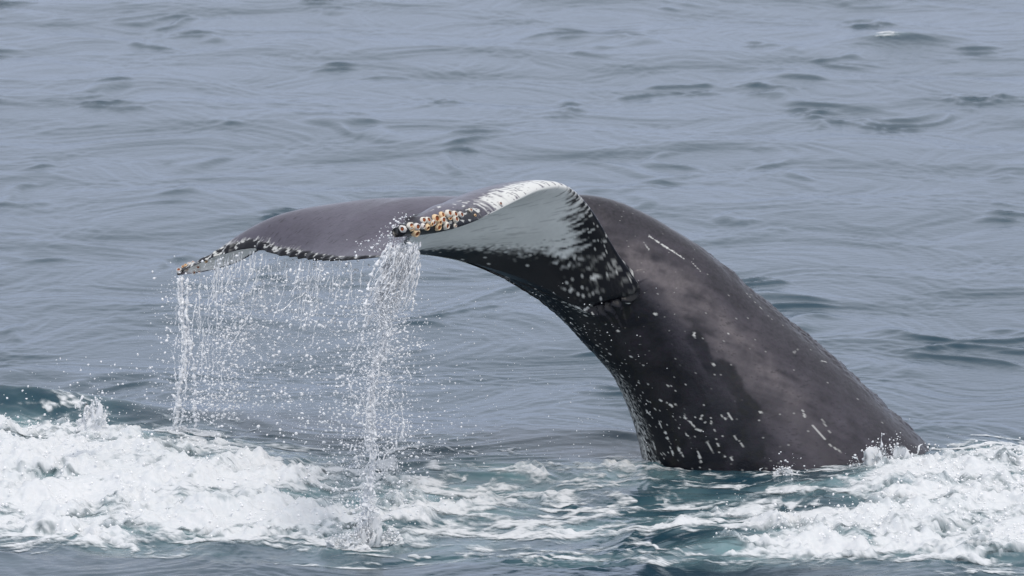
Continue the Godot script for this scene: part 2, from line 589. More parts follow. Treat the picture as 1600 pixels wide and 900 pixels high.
func flank_colour(s: float, phi: float, ph: float, along: float, half_h: float, p: Vector3) -> Color:
	# phi runs from 0 on the back to PI on the belly
	var n1 := w_noise.get_noise_3dv(p * 1.3)
	var n2 := w_noise.get_noise_3dv(p * 4.5)
	var n3 := w_noise2.get_noise_3dv(p * 8.0)
	var along_st := w_streak.get_noise_2d(along * 2.2 + 900.0, phi * 9.0 * half_h + along * 1.5)
	var col := C_GREY * (1.0 + 0.40 * n2 + 0.25 * n3 + 0.45 * along_st)
	# warm worn skin along the middle of the flank
	var band := exp(-pow((phi - 1.25 + 0.12 * n1) / 0.24, 2)) * sst(4.8, 6.0, s) * (1.0 - sst(8.8, 12.0, s))
	col = col.lerp(C_BROWN * (1.0 + 0.25 * n3), clampf(band * (0.75 + 1.1 * n2 + 0.7 * along_st), 0.0, 1.0))
	var shoulder := exp(-pow((phi - 1.32) / 0.10, 2)) * sst(7.0, 8.5, s) * 0.45
	col = col.lerp(Color(0.085, 0.076, 0.086), shoulder)
	col = col.lerp(C_GREY * (0.62 + 0.5 * n3), sst(0.95, 0.5, phi + 0.25 * n1) * 0.8)
	# black underside with a soft uneven border and tongues that reach up
	var edge := 1.66 + 0.10 * sin(s * 1.7) * sst(6.0, 7.0, s) + 0.20 * n1 - 0.14 * exp(-pow((s - 6.0) / 1.0, 2))
	var dark := sst(edge - 0.16, edge + 0.20, phi + 0.22 * n2 + 0.10 * n3)
	for k in DARK:
		dark = maxf(dark, 0.9 * sst(1.5, 0.5, pow((s - k[0]) / k[2], 2) + pow((phi - k[1]) / k[3], 2) + 1.1 * n2))
	var half_dark := C_BLACK.lerp(Color(0.020, 0.018, 0.024), clampf(0.45 + 1.3 * n2, 0.0, 1.0) * sst(5.6, 7.0, s) * (1.0 - sst(2.2, 2.8, phi)))
	col = col.lerp(half_dark, dark)
	# pale flecks on the black, thickest along the keel and below the fluke
	var a := along
	var b := phi * half_h
	var keel := sst(2.45, 2.95, phi)
	var f := spots(a, b, 0.050, 0.06 + 0.22 * sst(1.9, 2.5, phi) + 0.34 * keel, 0.0020, 0.0105, 71) * dark
	f = maxf(f, spots(a, b, 0.022, 0.05 + 0.10 * sst(1.9, 2.5, phi) + 0.30 * keel, 0.0010, 0.0042, 75) * dark)
	var patch := exp(-pow((s - 5.0) / 0.55, 2) - pow((phi - 2.22) / 0.17, 2)) + 0.6 * exp(-pow((s - 3.6) / 0.8, 2) - pow((phi - 2.1) / 0.25, 2))
	f = maxf(f, sst(0.12, 0.30, w_noise2.get_noise_2d(a * 7.0, b * 12.0 - a * 4.0) + 0.62 * patch - 0.26) * sst(0.08, 0.3, patch))
	var ke := sst(2.75, 3.05, phi) * sst(6.5, 9.0, s)
	f = maxf(f, ke * sst(-0.02, 0.14, w_noise2.get_noise_2d(a * 5.0 + 40.0, b * 9.0)))
	col = col.lerp(C_WHITE * (0.80 + 0.2 * n3), f)
	# tiny specks of spray and nicks everywhere
	var g := spots(a + 3.0, b + 5.0, 0.045, 0.22, 0.001, 0.0035, 91)
	col = col.lerp(C_WHITE * 0.8, g * 0.5)
	# dark wrinkles across the flank
	var wr := w_streak.get_noise_2d(p.x * 9.0, p.y * 55.0) + 0.5 * n2
	col = col.lerp(C_BLACK, 0.45 * sst(0.42, 0.62, wr) * sst(7.0, 8.5, s) * sst(0.5, 0.8, phi))
	return Color(maxf(col.r, 0.004), maxf(col.g, 0.004), maxf(col.b, 0.005))

func build_whale() -> void:
	w_noise = noise(41, 1.0, 3)
	w_noise2 = noise(42, 4.0, 4)
	w_streak = noise(43, 1.0, 3)
	var whale := Node3D.new()
	whale.name = "whale"
	add_child(whale)
	tag(whale, "dark whale tail stock arching out of the sea, flukes to the left with white undersides", "whale")
	scar_spot = at(898, 456, 0.36)
	scar_axis = (at(918, 471, 0.36) - at(880, 444, 0.36)).normalized()
	for i in STOCK.size():
		var s: Array = STOCK[i]
		ped_keys_d.append([float(i), at(s[0], s[1], s[5])])
		ped_keys_v.append([float(i), at(s[2], s[3], s[5])])
		ped_keys_b.append([float(i), Vector3(s[4], 0, 0)])
	var last := 12.7
	for i in range(0, 60):
		var s := i * 0.17
		if s > 9.0:
			break
		var d := curve(ped_keys_d, s)
		var vv := curve(ped_keys_v, s)
		var d2 := curve(ped_keys_d, s + 0.05) + curve(ped_keys_v, s + 0.05) - d - vv
		ped.append([(d + vv) * 0.5, (d - vv) * 0.5, curve(ped_keys_b, s).x, d2.normalized()])
	var near_l := keys_of(NEAR_L, 1.0)
	var near_t := keys_of(NEAR_T, 1.0)
	var far_l := keys_of(FAR_L, -1.0)
	var far_t := keys_of(FAR_T, -1.0)
	for i in 45:
		near_table.append(wing_section(near_l, near_t, i * 0.02, 0.0))
		far_table.append(wing_section(far_l, far_t, i * 0.02, 0.0))
	var v := PackedVector3Array()
	var c := PackedColorArray()
	var idx := PackedInt32Array()
	# the tail stock
	var rows := 440
	var cols := 460
	var along := 0.0
	var before := Vector3.ZERO
	for j in rows + 1:
		var s := float(j) / rows * last
		var d := curve(ped_keys_d, s)
		var vv := curve(ped_keys_v, s)
		var bw := curve(ped_keys_b, s).x
		var ct := (d + vv) * 0.5
		var up := (d - vv) * 0.5
		var hh := up.length()
		if j > 0:
			along += ct.distance_to(before)
		before = ct
		for i in cols:
			var ph := TAU * i / cols
			var co := cos(ph)
			var si := sin(ph)
			var sd := si * (1.0 - 0.16 * maxf(co, 0.0) - 0.10 * pow(maxf(-co, 0.0), 2.0))
			var p := ct + up * co + lat * (bw * sd)
			var phi := ph if ph <= PI else TAU - ph
			var nrm := (up * (co / hh) + lat * (si * hh / bw)).normalized()
			if s > 1.0 and s < 8.0:
				var fd := fluke_distance(p)
				p += blend_push(nrm, met_normal, fd, BLEND) * sst(1.5, 4.0, s)
			# knuckled back ridge and slight unevenness of the hide
			var ridge := sst(0.55, 0.05, phi) * sst(7.0, 9.0, s)
			p += nrm * (ridge * (0.014 * w_noise2.get_noise_3dv(p * 5.0) + 0.022 * w_noise.get_noise_3dv(p * 3.5)))
			p += nrm * (0.006 * w_noise.get_noise_3dv(p * 2.2) + 0.0010 * w_noise2.get_noise_3dv(p * 5.0))
			if phi > 2.9:
				p += nrm * (0.006 * w_noise2.get_noise_3dv(p * 4.0))
			v.append(p)
			c.append(flank_colour(s, phi, ph, along, hh, p))
	for j in rows:
		for i in cols:
			var a := j * cols + i
			var b := j * cols + (i + 1) % cols
			idx.append_array(PackedInt32Array([a, a + cols, b, b, a + cols, b + cols]))
	for k in SCARS:
		var pa := stock_point(k[0], k[1])
		var pb := stock_point(k[2], k[3])
		var r: float = k[4]
		var j0 := maxi(int((minf(k[0], k[2]) - 0.25) / last * rows), 0)
		var j1 := mini(int((maxf(k[0], k[2]) + 0.25) / last * rows), rows)
		var i0 := maxi(int((minf(k[1], k[3]) - 0.12) / TAU * cols), 0)
		var i1 := mini(int((maxf(k[1], k[3]) + 0.12) / TAU * cols), cols - 1)
		for j in range(j0, j1 + 1):
			for i in range(i0, i1 + 1):
				var p := v[j * cols + i]
				var q := Geometry3D.get_closest_point_to_segment(p, pa, pb)
				var rag := r * (0.42 + 0.9 * w_noise2.get_noise_3dv(p * 7.0) + 0.6 * w_noise2.get_noise_3dv(p * 22.0))
				rag = maxf(rag, 0.0004)
				var f: float = sst(rag * 1.35, rag * 0.6, p.distance_to(q)) * float(k[5]) * 0.85
				c[j * cols + i] = c[j * cols + i].lerp(C_WHITE, f)
	build_fluke(near_l, near_t, 1.0, v, c, idx, fk_rows, 260)
	build_fluke(far_l, far_t, -1.0, v, c, idx, fk_rows, 220)
	var n := face_normals(v, idx)
	var m := StandardMaterial3D.new()
	m.resource_name = "wet whale skin"
	m.vertex_color_use_as_albedo = true
	m.roughness = 0.38
	m.metallic_specular = 0.34
	var tn := NoiseTexture2D.new()
	tn.width = 512
	tn.height = 512
	tn.seamless = true
	tn.as_normal_map = true
	tn.bump_strength = 3.0
	tn.noise = noise(46, 0.04, 4)
	m.normal_enabled = true
	m.normal_texture = tn
	m.normal_scale = 0.5
	m.uv1_triplanar = true
	m.uv1_scale = Vector3(2.6, 2.6, 2.6)
	var rt := NoiseTexture2D.new()
	rt.width = 512
	rt.height = 512
	rt.seamless = true
	rt.noise = noise(47, 0.006, 4)
	var gr := Gradient.new()
	gr.set_color(0, Color(0.62, 0.62, 0.62))
	gr.set_color(1, Color(1, 1, 1))
	rt.color_ramp = gr
	m.roughness_texture = rt
	m.roughness = 0.42
	m.clearcoat_enabled = true
	m.clearcoat = 0.25
	m.clearcoat_roughness = 0.22
	put("body", mesh_of(v, n, c, idx, m), whale)
	build_barnacles(whale, v, n, rows, cols)

# barnacles: row and column on the fluke's surface, radius
const NEAR_BARNACLES := [[293, 40, 0.0196], [282, 53, 0.0217], [279, 97, 0.0261], [277, 69, 0.0217], [271, 79, 0.0174], [267, 91, 0.0196], [265, 60, 0.0196], [262, 70, 0.0217], [255, 81, 0.0261], [259, 87, 0.0174], [254, 95, 0.0196], [256, 106, 0.0239], [247, 112, 0.0239], [248, 94, 0.0217], [245, 83, 0.0217], [237, 88, 0.0239], [231, 95, 0.0217], [234, 105, 0.0217], [224, 101, 0.0196], [237, 122, 0.0130], [283, 65, 0.0174], [293, 28, 0.0152], [177, 118, 0.0139], [208, 101, 0.0139], [239, 97, 0.0152], [262, 87, 0.0152], [209, 115, 0.0087]]
const FAR_BARNACLES := [[293, 20, 0.0174], [287, 179, 0.0157], [278, 172, 0.0157], [287, 41, 0.0130], [283, 40, 0.0148], [279, 39, 0.0109], [267, 179, 0.0109], [288, 137, 0.0109], [285, 138, 0.0109], [276, 133, 0.0087], [290, 42, 0.0104]]

func build_barnacles(whale: Node3D, v: PackedVector3Array, n: PackedVector3Array, rows: int, cols: int) -> void:
	var shell := lathe([Vector2(1.0, -0.15), Vector2(0.98, 0.12), Vector2(0.86, 0.42), Vector2(0.66, 0.66), Vector2(0.60, 0.70), Vector2(0.55, 0.62), Vector2(0.50, 0.30)], 14)
	var hole := lathe([Vector2(0.52, 0.28), Vector2(0.51, 0.46), Vector2(0.38, 0.40), Vector2(0.14, 0.54), Vector2(0.0, 0.56)], 10)
	var cols_white := [Color(0.90, 0.87, 0.82), Color(0.90, 0.78, 0.62), Color(0.86, 0.84, 0.82)]
	var mats := []
	for k in cols_white:
		var m := StandardMaterial3D.new()
		m.resource_name = "barnacle shell"
		m.albedo_color = k
		m.roughness = 0.55
		mats.append(m)
	var brown := StandardMaterial3D.new()
	brown.resource_name = "barnacle opening"
	brown.albedo_color = Color(0.56, 0.27, 0.08)
	brown.roughness = 0.5
	var at_near := (rows + 1) * cols
	var at_far := at_near + (fk_rows + 1) * 260
	var rng := RandomNumberGenerator.new()
	rng.seed = 5
	for side in 2:
		var base := at_near if side == 0 else at_far
		var wide := 260 if side == 0 else 220
		for b in (NEAR_BARNACLES if side == 0 else FAR_BARNACLES):
			var k: int = base + int(b[0]) * wide + int(b[1])
			var up := n[k]
			var o := MeshInstance3D.new()
			o.name = "barnacle"
			o.mesh = shell
			o.material_override = mats[rng.randi() % 3]
			var tilt := Vector3(rng.randf_range(-1, 1), rng.randf_range(-1, 1), rng.randf_range(-1, 1)) * 0.25
			var y := (up + lat * 0.6 + tilt).normalized()
			var x := y.cross(Vector3(0.3, 0.1, 0.9)).normalized()
			var r: float = b[2] * 1.2
			o.transform = Transform3D(Basis(x * r, y * r * rng.randf_range(0.9, 1.4), x.cross(y) * r * rng.randf_range(0.85, 1.1)), v[k])
			whale.add_child(o, true)
			var h := MeshInstance3D.new()
			h.name = "opening"
			h.mesh = hole
			h.material_override = brown
			o.add_child(h, true)

func lathe(prof: Array, segs: int) -> ArrayMesh:
	var v := PackedVector3Array()
	var idx := PackedInt32Array()
	for j in prof.size():
		for i in segs:
			var a := TAU * i / segs
			var r: float = prof[j].x * (1.0 + 0.07 * sin(a * 6.0) * (1.0 if j < 4 else 0.3))
			v.append(Vector3(cos(a) * r, prof[j].y, sin(a) * r))
	for j in prof.size() - 1:
		for i in segs:
			var p := j * segs + i
			var q := j * segs + (i + 1) % segs
			idx.append_array(PackedInt32Array([p, p + segs, q, q, p + segs, q + segs]))
	return mesh_of(v, face_normals(v, idx), PackedColorArray(), idx, null)

# ------------------------------------------------------------------ foam on the water
func lay_out_foam() -> void:
	cap = ground(1385, 64)
	# raised water: the churned breaker on the left, the swell behind it, the surge round the tail stock
	add_mound(40, 735, 290, 44, 0.15)
	add_mound(300, 765, 170, 36, 0.10)
	add_mound(-20, 652, 260, 12, 0.24)
	add_mound(1530, 775, 230, 40, 0.06)
	add_mound(1370, 765, 110, 22, 0.08)
	add_mound(1600, 745, 130, 12, 0.06)
	add_mound(1250, 830, 160, 16, 0.05)
	for f in [[40, 752, 200, 60, 1.75], [200, 768, 200, 54, 1.75], [340, 795, 170, 36, 1.50], [490, 808, 150, 28, 1.2], [570, 838, 110, 18, 0.95],
			[60, 700, 130, 16, 0.95], [250, 700, 120, 28, 0.8], [380, 735, 130, 30, 0.72], [540, 768, 160, 28, 0.92], [640, 800, 150, 28, 0.95],
			[760, 775, 140, 24, 0.85], [700, 733, 170, 10, 0.78], [880, 735, 140, 11, 0.9], [975, 727, 60, 10, 1.0], [870, 752, 160, 9, 0.66],
			[890, 826, 140, 13, 0.85], [700, 850, 170, 12, 0.62], [860, 872, 240, 8, 0.62], [1000, 880, 240, 6, 0.60], [560, 872, 200, 10, 0.47], [230, 862, 200, 8, 0.46],
			[1520, 800, 190, 56, 1.5], [1370, 832, 200, 28, 1.5], [1250, 850, 130, 16, 1.3], [1400, 765, 110, 22, 1.0], [1590, 760, 110, 46, 1.3],
			[60, 716, 90, 11, -0.75], [310, 738, 70, 8, -0.55], [120, 800, 150, 6, -0.35], [420, 785, 90, 6, -0.4], [270, 700, 60, 6, -0.4],
			[1235, 818, 110, 7, -0.85], [1360, 797, 150, 6, -0.6], [1440, 768, 100, 6, -0.65], [1300, 758, 60, 5, -0.6], [1500, 842, 40, 8, -0.7], [1560, 790, 90, 6, -0.35], [1130, 838, 100, 6, -0.5],
			[1220, 800, 150, 18, 0.95], [1110, 816, 150, 14, 0.9], [1290, 772, 120, 12, 0.85], [1010, 800, 160, 8, 0.5], [30, 646, 150, 4.0, 0.70], [1120, 748, 130, 5, 0.66], [1040, 742, 50, 5, 0.7], [480, 735, 150, 22, 0.62], [820, 800, 220, 40, 0.60], [620, 760, 200, 50, 0.60], [1000, 770, 150, 20, 0.50], [1080, 860, 160, 12, 0.55]]:
		add_foam(f[0], f[1], f[2], f[3], f[4])

func foam_cover(x: float, z: float, d: float) -> float:
	if d < 0.12:
		return -1.0
	var wx := x + 0.22 * n_warp.get_noise_2d(x * 2.4 + 9.0, z * 2.4) + 0.05 * n_boil.get_noise_2d(x * 2.0, z * 2.0 + 30.0)
	var wz := z + 0.30 * n_warp.get_noise_2d(x * 2.4 - 60.0, z * 2.4 + 5.0) + 0.06 * n_boil.get_noise_2d(x * 2.0 + 70.0, z * 2.0)
	var ridge := 1.0 - 2.6 * absf(n_lace.get_noise_2d(wx * 0.55, wz * 1.05))          # lacy filaments
	var body := n_lump.get_noise_2d(wx * 0.32, wz * 0.5)
	var fleck := n_fleck.get_noise_2d(x * 0.8, z)
	var thick := sst(0.75, 1.35, d)
	var cov := d * 0.95 - 0.80 + 0.58 * (1.0 - 0.55 * thick) * (ridge - 0.45) + (0.70 - 0.25 * thick) * body + 0.20 * fleck
	return maxf(cov, lerpf(-1.0, 0.0, sst(0.85, 1.15, d)))

func foam_material() -> StandardMaterial3D:
	var m := StandardMaterial3D.new()
	m.resource_name = "sea foam"
	m.albedo_color = Color(1, 1, 1)
	m.vertex_color_use_as_albedo = true
	m.transparency = BaseMaterial3D.TRANSPARENCY_ALPHA
	m.roughness = 0.75
	m.metallic_specular = 0.4
	var t := NoiseTexture2D.new()
	t.width = 1024
	t.height = 1024
	t.seamless = true
	t.as_normal_map = true
	t.bump_strength = 4.0
	t.noise = noise(51, 0.05, 4)
	m.normal_enabled = true
	m.normal_texture = t
	m.normal_scale = 0.35
	m.uv1_triplanar = true
	m.uv1_world_triplanar = true
	m.uv1_scale = Vector3(1.6, 1.6, 1.6)
	m.backlight_enabled = true
	m.backlight = Color(0.5, 0.5, 0.5)
	return m

var foam_mat: StandardMaterial3D
var drop_mat: StandardMaterial3D

const FOAM_EDGE := -0.30

func foam_colour(p: Vector3, cov: float) -> Color:
	# thin foam lets the water through; thick foam is white
	var wz := p.z + 0.25 * n_warp.get_noise_2d(p.x * 1.6, p.z * 1.6)
	var t := n_boil.get_noise_2d(p.x * 0.55 + 200.0, wz * 1.1)
	var u := n_lace.get_noise_2d(p.x * 0.7 + 60.0, wz * 1.6)
	var f := n_fleck.get_noise_2d(p.x * 0.9 + 90.0, p.z * 1.6)
	var g := n_fleck.get_noise_2d(p.x * 2.2 + 10.0, p.z * 3.2 + 40.0)
	var a := sst(-0.25, 0.62, cov + 0.05 + 0.75 * t + 0.45 * u + 0.35 * f + 0.25 * g) * sst(FOAM_EDGE, FOAM_EDGE + 0.14, cov)
	var c := Color(0.58, 0.64, 0.67).lerp(Color(0.79, 0.80, 0.81), sst(0.3, 1.0, a) * (0.86 + 0.35 * g + 0.2 * t))
	c.a = a
	return c

func foam_sheet(x0: float, x1: float, z0: float, z1: float, sx: float, sz: float) -> ArrayMesh:
	var nx := int(ceil((x1 - x0) / sx)) + 1
	var nz := int(ceil((z1 - z0) / sz)) + 1
	var cov := PackedFloat32Array()
	var hgt := PackedFloat32Array()
	cov.resize(nx * nz)
	hgt.resize(nx * nz)
	for j in nz:
		var z := lerpf(z0, z1, float(j) / (nz - 1))
		for i in nx:
			var x := lerpf(x0, x1, float(i) / (nx - 1))
			var d := foam_density(x, z)
			var cv := foam_cover(x, z, d)
			cov[j * nx + i] = cv
			if cv > FOAM_EDGE - 0.15:
				var k := sst(0.0, 0.5, cv)
				var b := absf(n_lump.get_noise_2d(x * 1.1 + 11.0, z * 1.1))
				var b2 := absf(n_fleck.get_noise_2d(x * 1.2 + 21.0, z * 1.2))
				var deep := sst(0.65, 1.25, d)
				hgt[j * nx + i] = sea_height(x, z, d, 0.01) + 0.002 + k * (0.006 + 0.005 * b2) + k * deep * maxf(0.050 * b + 0.006 * b2 + 0.13 * n_boil.get_noise_2d(x * 1.2 + 5.0, z * 1.2), 0.006 * b2) + 0.003
	var v := PackedVector3Array()
	var c := PackedColorArray()
	var idx := PackedInt32Array()
	var at_corner := PackedInt32Array()
	at_corner.resize(nx * nz)
	at_corner.fill(-1)
	var at_edge := {}
	for j in nz - 1:
		for i in nx - 1:
			var q := [j * nx + i, j * nx + i + 1, (j + 1) * nx + i + 1, (j + 1) * nx + i]
			var inside := 0
			for k in 4:
				if cov[q[k]] > FOAM_EDGE:
					inside += 1
			if inside == 0:
				continue
			var loop := PackedInt32Array()
			for k in 4:
				var a: int = q[k]
				var b: int = q[(k + 1) % 4]
				if cov[a] > FOAM_EDGE:
					if at_corner[a] < 0:
						at_corner[a] = v.size()
						v.append(Vector3(lerpf(x0, x1, float(a % nx) / (nx - 1)), hgt[a], lerpf(z0, z1, float(a / nx) / (nz - 1))))
						c.append(foam_colour(v[v.size() - 1], cov[a]))
					loop.append(at_corner[a])
				if (cov[a] > FOAM_EDGE) != (cov[b] > FOAM_EDGE):
					var key := mini(a, b) * 2 + (1 if absi(a - b) > 1 else 0)
					if not at_edge.has(key):
						var t := (cov[a] - FOAM_EDGE) / (cov[a] - cov[b])
						at_edge[key] = v.size()
						var pa := Vector3(lerpf(x0, x1, float(a % nx) / (nx - 1)), 0, lerpf(z0, z1, float(a / nx) / (nz - 1)))
						var pb := Vector3(lerpf(x0, x1, float(b % nx) / (nx - 1)), 0, lerpf(z0, z1, float(b / nx) / (nz - 1)))
						var e := pa.lerp(pb, t)
						var ha := hgt[a] if cov[a] > FOAM_EDGE - 0.15 else hgt[b]
						var hb := hgt[b] if cov[b] > FOAM_EDGE - 0.15 else hgt[a]
						e.y = lerpf(ha, hb, t) - 0.001
						v.append(e)
						c.append(foam_colour(e, FOAM_EDGE))
					loop.append(at_edge[key])
			for k in range(1, loop.size() - 1):
				idx.append(loop[0])
				idx.append(loop[k])
				idx.append(loop[k + 1])
	return mesh_of(v, face_normals(v, idx), c, idx, foam_mat)

func build_foam() -> void:
	foam_mat = foam_material()
	drop_mat = StandardMaterial3D.new()
	drop_mat.resource_name = "falling water"
	drop_mat.albedo_color = Color(0.97, 0.975, 0.985)
	drop_mat.roughness = 0.2
	drop_mat.backlight_enabled = true
	drop_mat.backlight = Color(0.5, 0.5, 0.5)
	var a := ground(640, 780).x
	var b := ground(1030, 780).x
	var o := put("breaking_foam", foam_sheet(-4.3, a, -3.6, 3.9, 0.0115, 0.015))
	tag(o, "thick white churned foam of the breaker at the left edge of the view", "foam", "", "stuff")
	o = put("foam_streaks", foam_sheet(a, b, -1.6, 3.9, 0.0115, 0.015))
	tag(o, "lacy streaks of thin foam on the water below the arched tail", "foam", "", "stuff")
	o = put("surging_foam", foam_sheet(b, 4.3, -1.6, 3.9, 0.0115, 0.015))
	tag(o, "white surging foam in front of the tail stock at the right edge", "foam", "", "stuff")
	o = put("whitecap", foam_sheet(cap.x - 0.5, cap.x + 0.5, cap.y - 0.6, cap.y + 0.6, 0.012, 0.02))
	tag(o, "tiny lone whitecap on the far water in the upper right corner", "whitecap")
	# loose clots of froth thrown up along the thick foam
	var rng := RandomNumberGenerator.new()
	rng.seed = 77
	for side in 2:
		var xf := []
		var tries := 0
		while xf.size() < 2400 and tries < 60000:
			tries += 1
			var x := rng.randf_range(-3.9, a + 0.3) if side == 0 else rng.randf_range(b + 0.2, 3.9)
			var z := rng.randf_range(-2.2, 2.6)
			var d := foam_density(x, z)
			if rng.randf() > sst(0.75, 1.5, d):
				continue
			var cv := foam_cover(x, z, d)
			if cv < 0.02:
				continue
			var r := 0.0018 + 0.008 * pow(rng.randf(), 4.0)
			var y := sea_height(x, z, d, 0.01) + 0.02 + sst(0.65, 1.25, d) * 0.10 * absf(n_lump.get_noise_2d(x * 1.1 + 11.0, z * 1.1)) + 0.09 * pow(rng.randf(), 3.0)
			xf.append(drop_at(Vector3(x, y, z), r, rng, 1.3))
		var fc := drops("froth_clots", xf, foam_mat)
		tag(fc, ["small white clots of froth thrown up over the left breaker", "small white clots of froth thrown up over the right surge"][side], "froth", "", "stuff")

# ------------------------------------------------------------------ drops and streams
var drop_mesh: ArrayMesh

func make_drop() -> void:
	var s := SphereMesh.new()
	s.radius = 1.0
	s.height = 2.0
	s.radial_segments = 10
	s.rings = 5
	var a := s.get_mesh_arrays()
	var v: PackedVector3Array = a[Mesh.ARRAY_VERTEX]
	var nn := noise(61, 0.9, 2)
	for i in v.size():
		v[i] *= 1.0 + 0.45 * nn.get_noise_3dv(v[i] * 1.3)
	var idx: PackedInt32Array = a[Mesh.ARRAY_INDEX]
	drop_mesh = mesh_of(v, a[Mesh.ARRAY_NORMAL], PackedColorArray(), idx, null)

func drop_at(p: Vector3, r: float, rng: RandomNumberGenerator, stretch: float) -> Transform3D:
	var b := Basis.from_euler(Vector3(rng.randf() * TAU, rng.randf() * TAU, rng.randf() * TAU))
	b = b * Basis.from_scale(Vector3(rng.randf_range(0.7, 1.2), rng.randf_range(0.8, stretch), rng.randf_range(0.7, 1.2)) * r)
	return Transform3D(b, p)

func drops(called: String, xf: Array, m: Material, parent: Node = self) -> MultiMeshInstance3D:
	if drop_mesh == null:
		make_drop()
	var mm := MultiMesh.new()
	mm.transform_format = MultiMesh.TRANSFORM_3D
	mm.mesh = drop_mesh
	mm.instance_count = xf.size()
	for i in xf.size():
		mm.set_instance_transform(i, xf[i])
	var o := MultiMeshInstance3D.new()
	o.name = called
	o.multimesh = mm
	o.material_override = m
	parent.add_child(o, true)
	o.set_meta("kind", "stuff")
	return o

func strand(v: PackedVector3Array, idx: PackedInt32Array, path: Array, r0: float, r1: float, sd: int, rough: float = 1.0) -> void:
	# a ragged rope of water along a path of points; beads, necks and gaps come from noise
	var keys := []
	var len := 0.0
	for i in path.size():
		if i > 0:
			len += path[i].distance_to(path[i - 1])
		keys.append([len, path[i]])
	var n := maxi(int(len / 0.006), 4)
	var sides := 7
	var first := v.size()
	for j in n + 1:
		var t := float(j) / n
		var p := curve(keys, t * len)
		var q := curve(keys, minf(t * len + 0.01, len)) - curve(keys, maxf(t * len - 0.01, 0.0))
		q = q.normalized()
		var s := q.cross(Vector3(0.2, 0.1, 1.0)).normalized()
		var u := q.cross(s)
		var along := t * len
		p += s * (0.016 * rough * n_boil.get_noise_2d(along * 5.0, sd * 3.1)) + u * (0.016 * rough * n_boil.get_noise_2d(along * 5.0, sd * 3.1 + 50.0))
		var r := lerpf(r0, r1, t) * clampf(0.75 + 1.3 * n_lump.get_noise_2d(along * 2.6, sd * 7.3) + 0.9 * n_fleck.get_noise_2d(along * 3.0, sd * 5.7), 0.10, 2.0)
		r *= sst(0.0, 0.03, t) * (1.0 - sst(0.97, 1.0, t)) + 0.02
		for i in sides:
			var a := TAU * i / sides
			var rr := r * (1.0 + 0.8 * n_fleck.get_noise_3d(along * 2.0 + sd, cos(a) * 0.12, sin(a) * 0.12))
			v.append(p + (s * cos(a) + u * sin(a)) * rr)
	for j in n:
		for i in sides:
			var a := first + j * sides + i
			var b := first + j * sides + (i + 1) % sides
			idx.append_array(PackedInt32Array([a, a + sides, b, b, a + sides, b + sides]))

func points(list: Array, w: float) -> Array:
	var o := []
	for p in list:
		o.append(at(p[0], p[1], w))
	return o

func scatter(rng: RandomNumberGenerator, xf: Array, count: int, list: Array, w: float, deep: float, rmin: float, rmax: float, pw: float) -> void:
	# list: [px, py, spread px] down the fall; drops are strewn round it in depth too
	var keys := []
	for i in list.size():
		keys.append([float(i), Vector3(list[i][0], list[i][1], list[i][2])])
	for i in count:
		var k := curve(keys, rng.randf() * (list.size() - 1))
		var g := clampf(rng.randfn(0.0, 0.5), -1.5, 1.5)
		var p := at(k.x + k.z * g, k.y + rng.randf_range(-12.0, 12.0), w + deep * clampf(rng.randfn(0.0, 0.5), -1.2, 1.2))
		if p.y < -0.02:
			continue
		var r := lerpf(rmin, rmax, pow(rng.randf(), pw))
		xf.append(drop_at(p, r, rng, 1.7))

func stream_node(called: String, label: String) -> Node3D:
	var o := Node3D.new()
	o.name = called
	add_child(o, true)
	tag(o, label, "water stream")
	return o

func add_strands(parent: Node3D, v: PackedVector3Array, idx: PackedInt32Array) -> void:
	put("strands", mesh_of(v, face_normals(v, idx), PackedColorArray(), idx, drop_mat), parent).set_meta("kind", "stuff")

